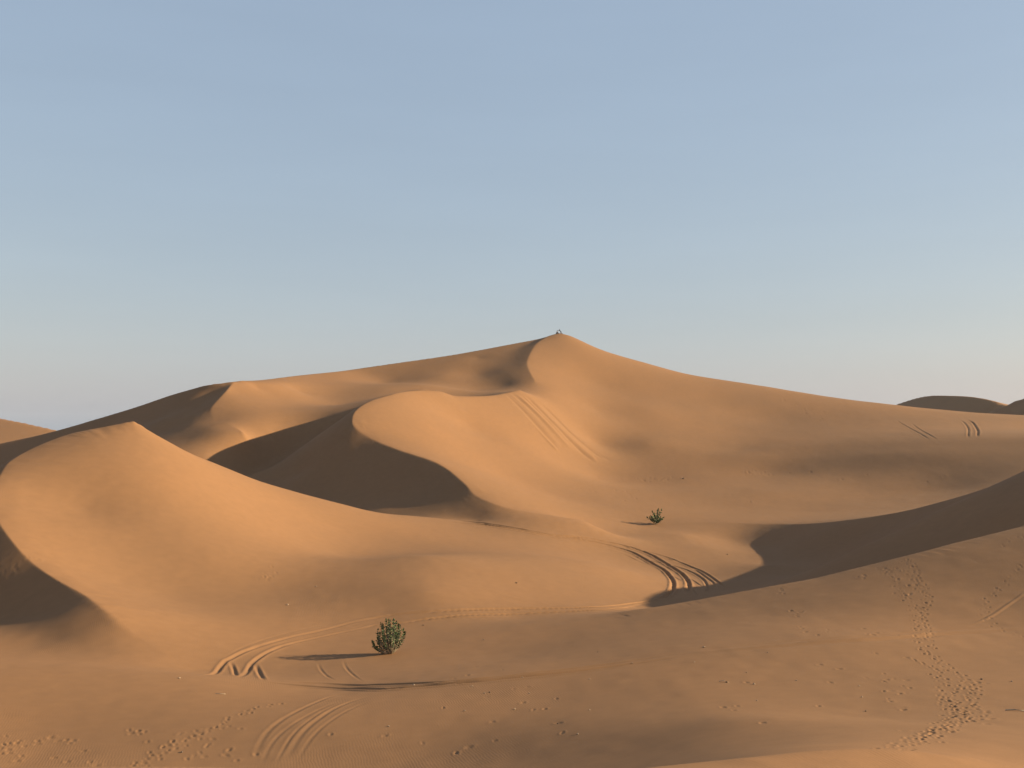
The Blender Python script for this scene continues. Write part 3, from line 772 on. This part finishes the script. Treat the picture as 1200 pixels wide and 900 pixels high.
seat = dict(pelvis=(0, 0, 0.11), chest=(0.10, 0, 0.50), neck=(0.17, 0, 0.66), head=(0.24, 0, 0.80), face=(1, 0, -0.35),
            shoulder_l=(0.10, 0.18, 0.57), elbow_l=(0.30, 0.24, 0.36), wrist_l=(0.47, 0.10, 0.46), shoulder_r=(0.10, -0.18, 0.57), elbow_r=(0.30, -0.24, 0.36), wrist_r=(0.47, -0.10, 0.44),
            hip_l=(0.03, 0.10, 0.11), knee_l=(0.40, 0.16, 0.42), ankle_l=(0.52, 0.14, 0.06), toe_l=(0.68, 0.15, 0.03), hip_r=(0.03, -0.10, 0.11), knee_r=(0.40, -0.16, 0.42), ankle_r=(0.52, -0.14, 0.06), toe_r=(0.68, -0.15, 0.03))
kneel = dict(pelvis=(0, 0, 0.42), chest=(0.24, 0, 0.76), neck=(0.35, 0, 0.88), head=(0.43, 0, 1.01), face=(1, 0, -0.25),
             shoulder_l=(0.26, 0.18, 0.82), elbow_l=(0.50, 0.20, 0.80), wrist_l=(0.74, 0.10, 0.88), shoulder_r=(0.26, -0.18, 0.82), elbow_r=(0.50, -0.20, 0.80), wrist_r=(0.74, -0.10, 0.88),
             hip_l=(0.0, 0.10, 0.40), knee_l=(0.10, 0.13, 0.08), ankle_l=(-0.34, 0.12, 0.06), toe_l=(-0.48, 0.12, 0.04), hip_r=(0.0, -0.10, 0.40), knee_r=(0.10, -0.13, 0.08), ankle_r=(-0.34, -0.12, 0.06), toe_r=(-0.48, -0.12, 0.04))
x = (652.3 - 600) / FOC * 288.6; y = 288.6
person((x, y, zg(x, y) - 0.03), R(20), seat, 'person in dark clothes sitting hunched on the summit of the tallest dune', m_black, m_navy)
x = (657.6 - 600) / FOC * 289.6; y = 289.6
person((x, y, zg(x, y) - 0.03), R(185), kneel, 'person in dark jacket and tan trousers kneeling on the summit, arms stretched out', m_navy, m_tan)

# ------------------------------------------------------------------ small things lying on the sand
m_stone = flat_mat('stone', (0.27, 0.19, 0.125), 0.9, 0.25, 20.0)
m_stone2 = flat_mat('stone_dark', (0.10, 0.065, 0.045), 0.95, 0.3, 20.0)
def stone_mesh(seed, mat, flat):
    r = np.random.default_rng(seed)
    V, F = [], []
    for i in range(5):
        for k in range(8):
            th = math.pi * (i + 0.5) / 5; ph = 2 * math.pi * k / 8
            q_ = 1 + r.uniform(-0.22, 0.22)
            V.append((math.sin(th) * math.cos(ph) * q_, math.sin(th) * math.sin(ph) * q_ * 0.7, math.cos(th) * q_ * flat))
    for i in range(4):
        for k in range(8):
            F.append((i * 8 + k, (i + 1) * 8 + k, (i + 1) * 8 + (k + 1) % 8, i * 8 + (k + 1) % 8))
    F.append(tuple(range(7, -1, -1))[::-1]); F.append(tuple(range(32, 40))[::-1])
    m = bpy.data.meshes.new('pebble'); m.from_pydata(V, [], F); m.materials.append(mat); m.update()
    return m
pale = [stone_mesh(60 + k, m_stone, 0.55) for k in range(4)]
dung = [stone_mesh(80 + k, m_stone2, 0.6) for k in range(3)]
spots = [(812, 774, .05), (881, 799, .07), (930, 795, .05), (740, 775, .05), (612, 792, .06), (690, 793, .05), (620, 809, .05), (568, 809, .06), (486, 800, .08), (603, 828, .06), (676, 857, .06), (884, 818, .05),
         (872, 786, .04), (897, 763, .05), (823, 757, .09), (1003, 801, .05), (1006, 814, .05), (554, 801, .05), (545, 830, .06), (339, 707, .12), (372, 686, .08), (457, 847, .06), (1180, 795, .06), (214, 792, .09), (690, 829, .05)]
dark = [(849, 797, .07), (574, 808, .06), (653, 845, .05), (605, 682, .12), (851, 649, .14), (218, 877, .07), (1145, 793, .07), (800, 561, .3), (1010, 830, .05), (700, 762, .05), (497, 731, .08), (567, 748, .08)]
for grp, meshes, lst, name, label, cat in (('pale pebbles scattered on the sand', pale, spots, 'pebble', 'small pale pebble lying on the open sand', 'pebble'),
                                           ('dark clods scattered on the sand', dung, dark, 'sand_clod', 'small dark brown clod lying on the open sand', 'clod')):
    G = on_ground([q_[0] for q_ in lst], [q_[1] for q_ in lst])
    for k, (q_, g_) in enumerate(zip(lst, G)):
        o = bpy.data.objects.new(name, meshes[k % len(meshes)])
        o.location = (g_[0], g_[1], zg(g_[0], g_[1]) + q_[2] * 0.25); o.scale = (q_[2] * 0.75, q_[2] * 0.75, q_[2] * 0.6)
        o.rotation_euler = (rng.uniform(-.2, .2), rng.uniform(-.2, .2), rng.uniform(0, 6.28))
        link(o); tag(o, label, cat, grp)

def stick(pts, r0, r1, label, mat):
    G = on_ground([q_[0] for q_ in pts], [q_[1] for q_ in pts])
    P = [Vector((g_[0], g_[1], zg(g_[0], g_[1]) + q_[2])) for g_, q_ in zip(G, pts)]
    c0 = P[0].copy()
    V, F = tube([p_ - c0 for p_ in P], r0, r1, 6)
    o = mesh_obj('dry_stick', V, F, mat); o.location = c0
    tag(o, label, 'stick')
m_stick = flat_mat('dry_wood', (0.40, 0.31, 0.22), 0.9, 0.2, 20.0)
stick([(1172, 829.5, .03), (1183, 829.0, .035), (1193, 829.6, .02), (1206, 830.5, .02)], 0.022, 0.012, 'bleached bent stick lying on the sand at the right edge', m_stick)
stick([(256, 810, .02), (262, 810.3, .02), (268, 810.4, .015)], 0.012, 0.007, 'thin dark twig lying on the sand at lower left', m_bark)
stick([(840, 797, .04), (846, 796.5, .05), (852, 797.5, .02)], 0.016, 0.009, 'short pale twig beside a dark clod in the right foreground', m_stick)

# ------------------------------------------------------------------ dusty air over the whole place
hv, hf = [], [(0, 1, 3, 2), (4, 6, 7, 5), (0, 4, 5, 1), (2, 3, 7, 6), (0, 2, 6, 4), (1, 5, 7, 3)]
z_low = float(Z.min()) - 1.0
for hx in (-2700, 2700):
    for hy in (-2700, 2700):
        for hz in (z_low, 44.0):
            hv.append((hx, hy, hz))
m_haze = bpy.data.materials.new('haze'); m_haze.use_nodes = True
ht = m_haze.node_tree; ht.nodes.clear()
ho = ht.nodes.new('ShaderNodeOutputMaterial'); hp = ht.nodes.new('ShaderNodeVolumePrincipled')
hp.inputs['Color'].default_value = (0.82, 0.88, 0.97, 1); hp.inputs['Density'].default_value = 0.00005; hp.inputs['Anisotropy'].default_value = 0.2
ht.links.new(hp.outputs[0], ho.inputs['Volume'])
haze = mesh_obj('haze', hv, hf, m_haze, smooth=False)
haze['kind'] = 'stuff'; haze['label'] = 'thin pale dust haze in the air over the dunes'
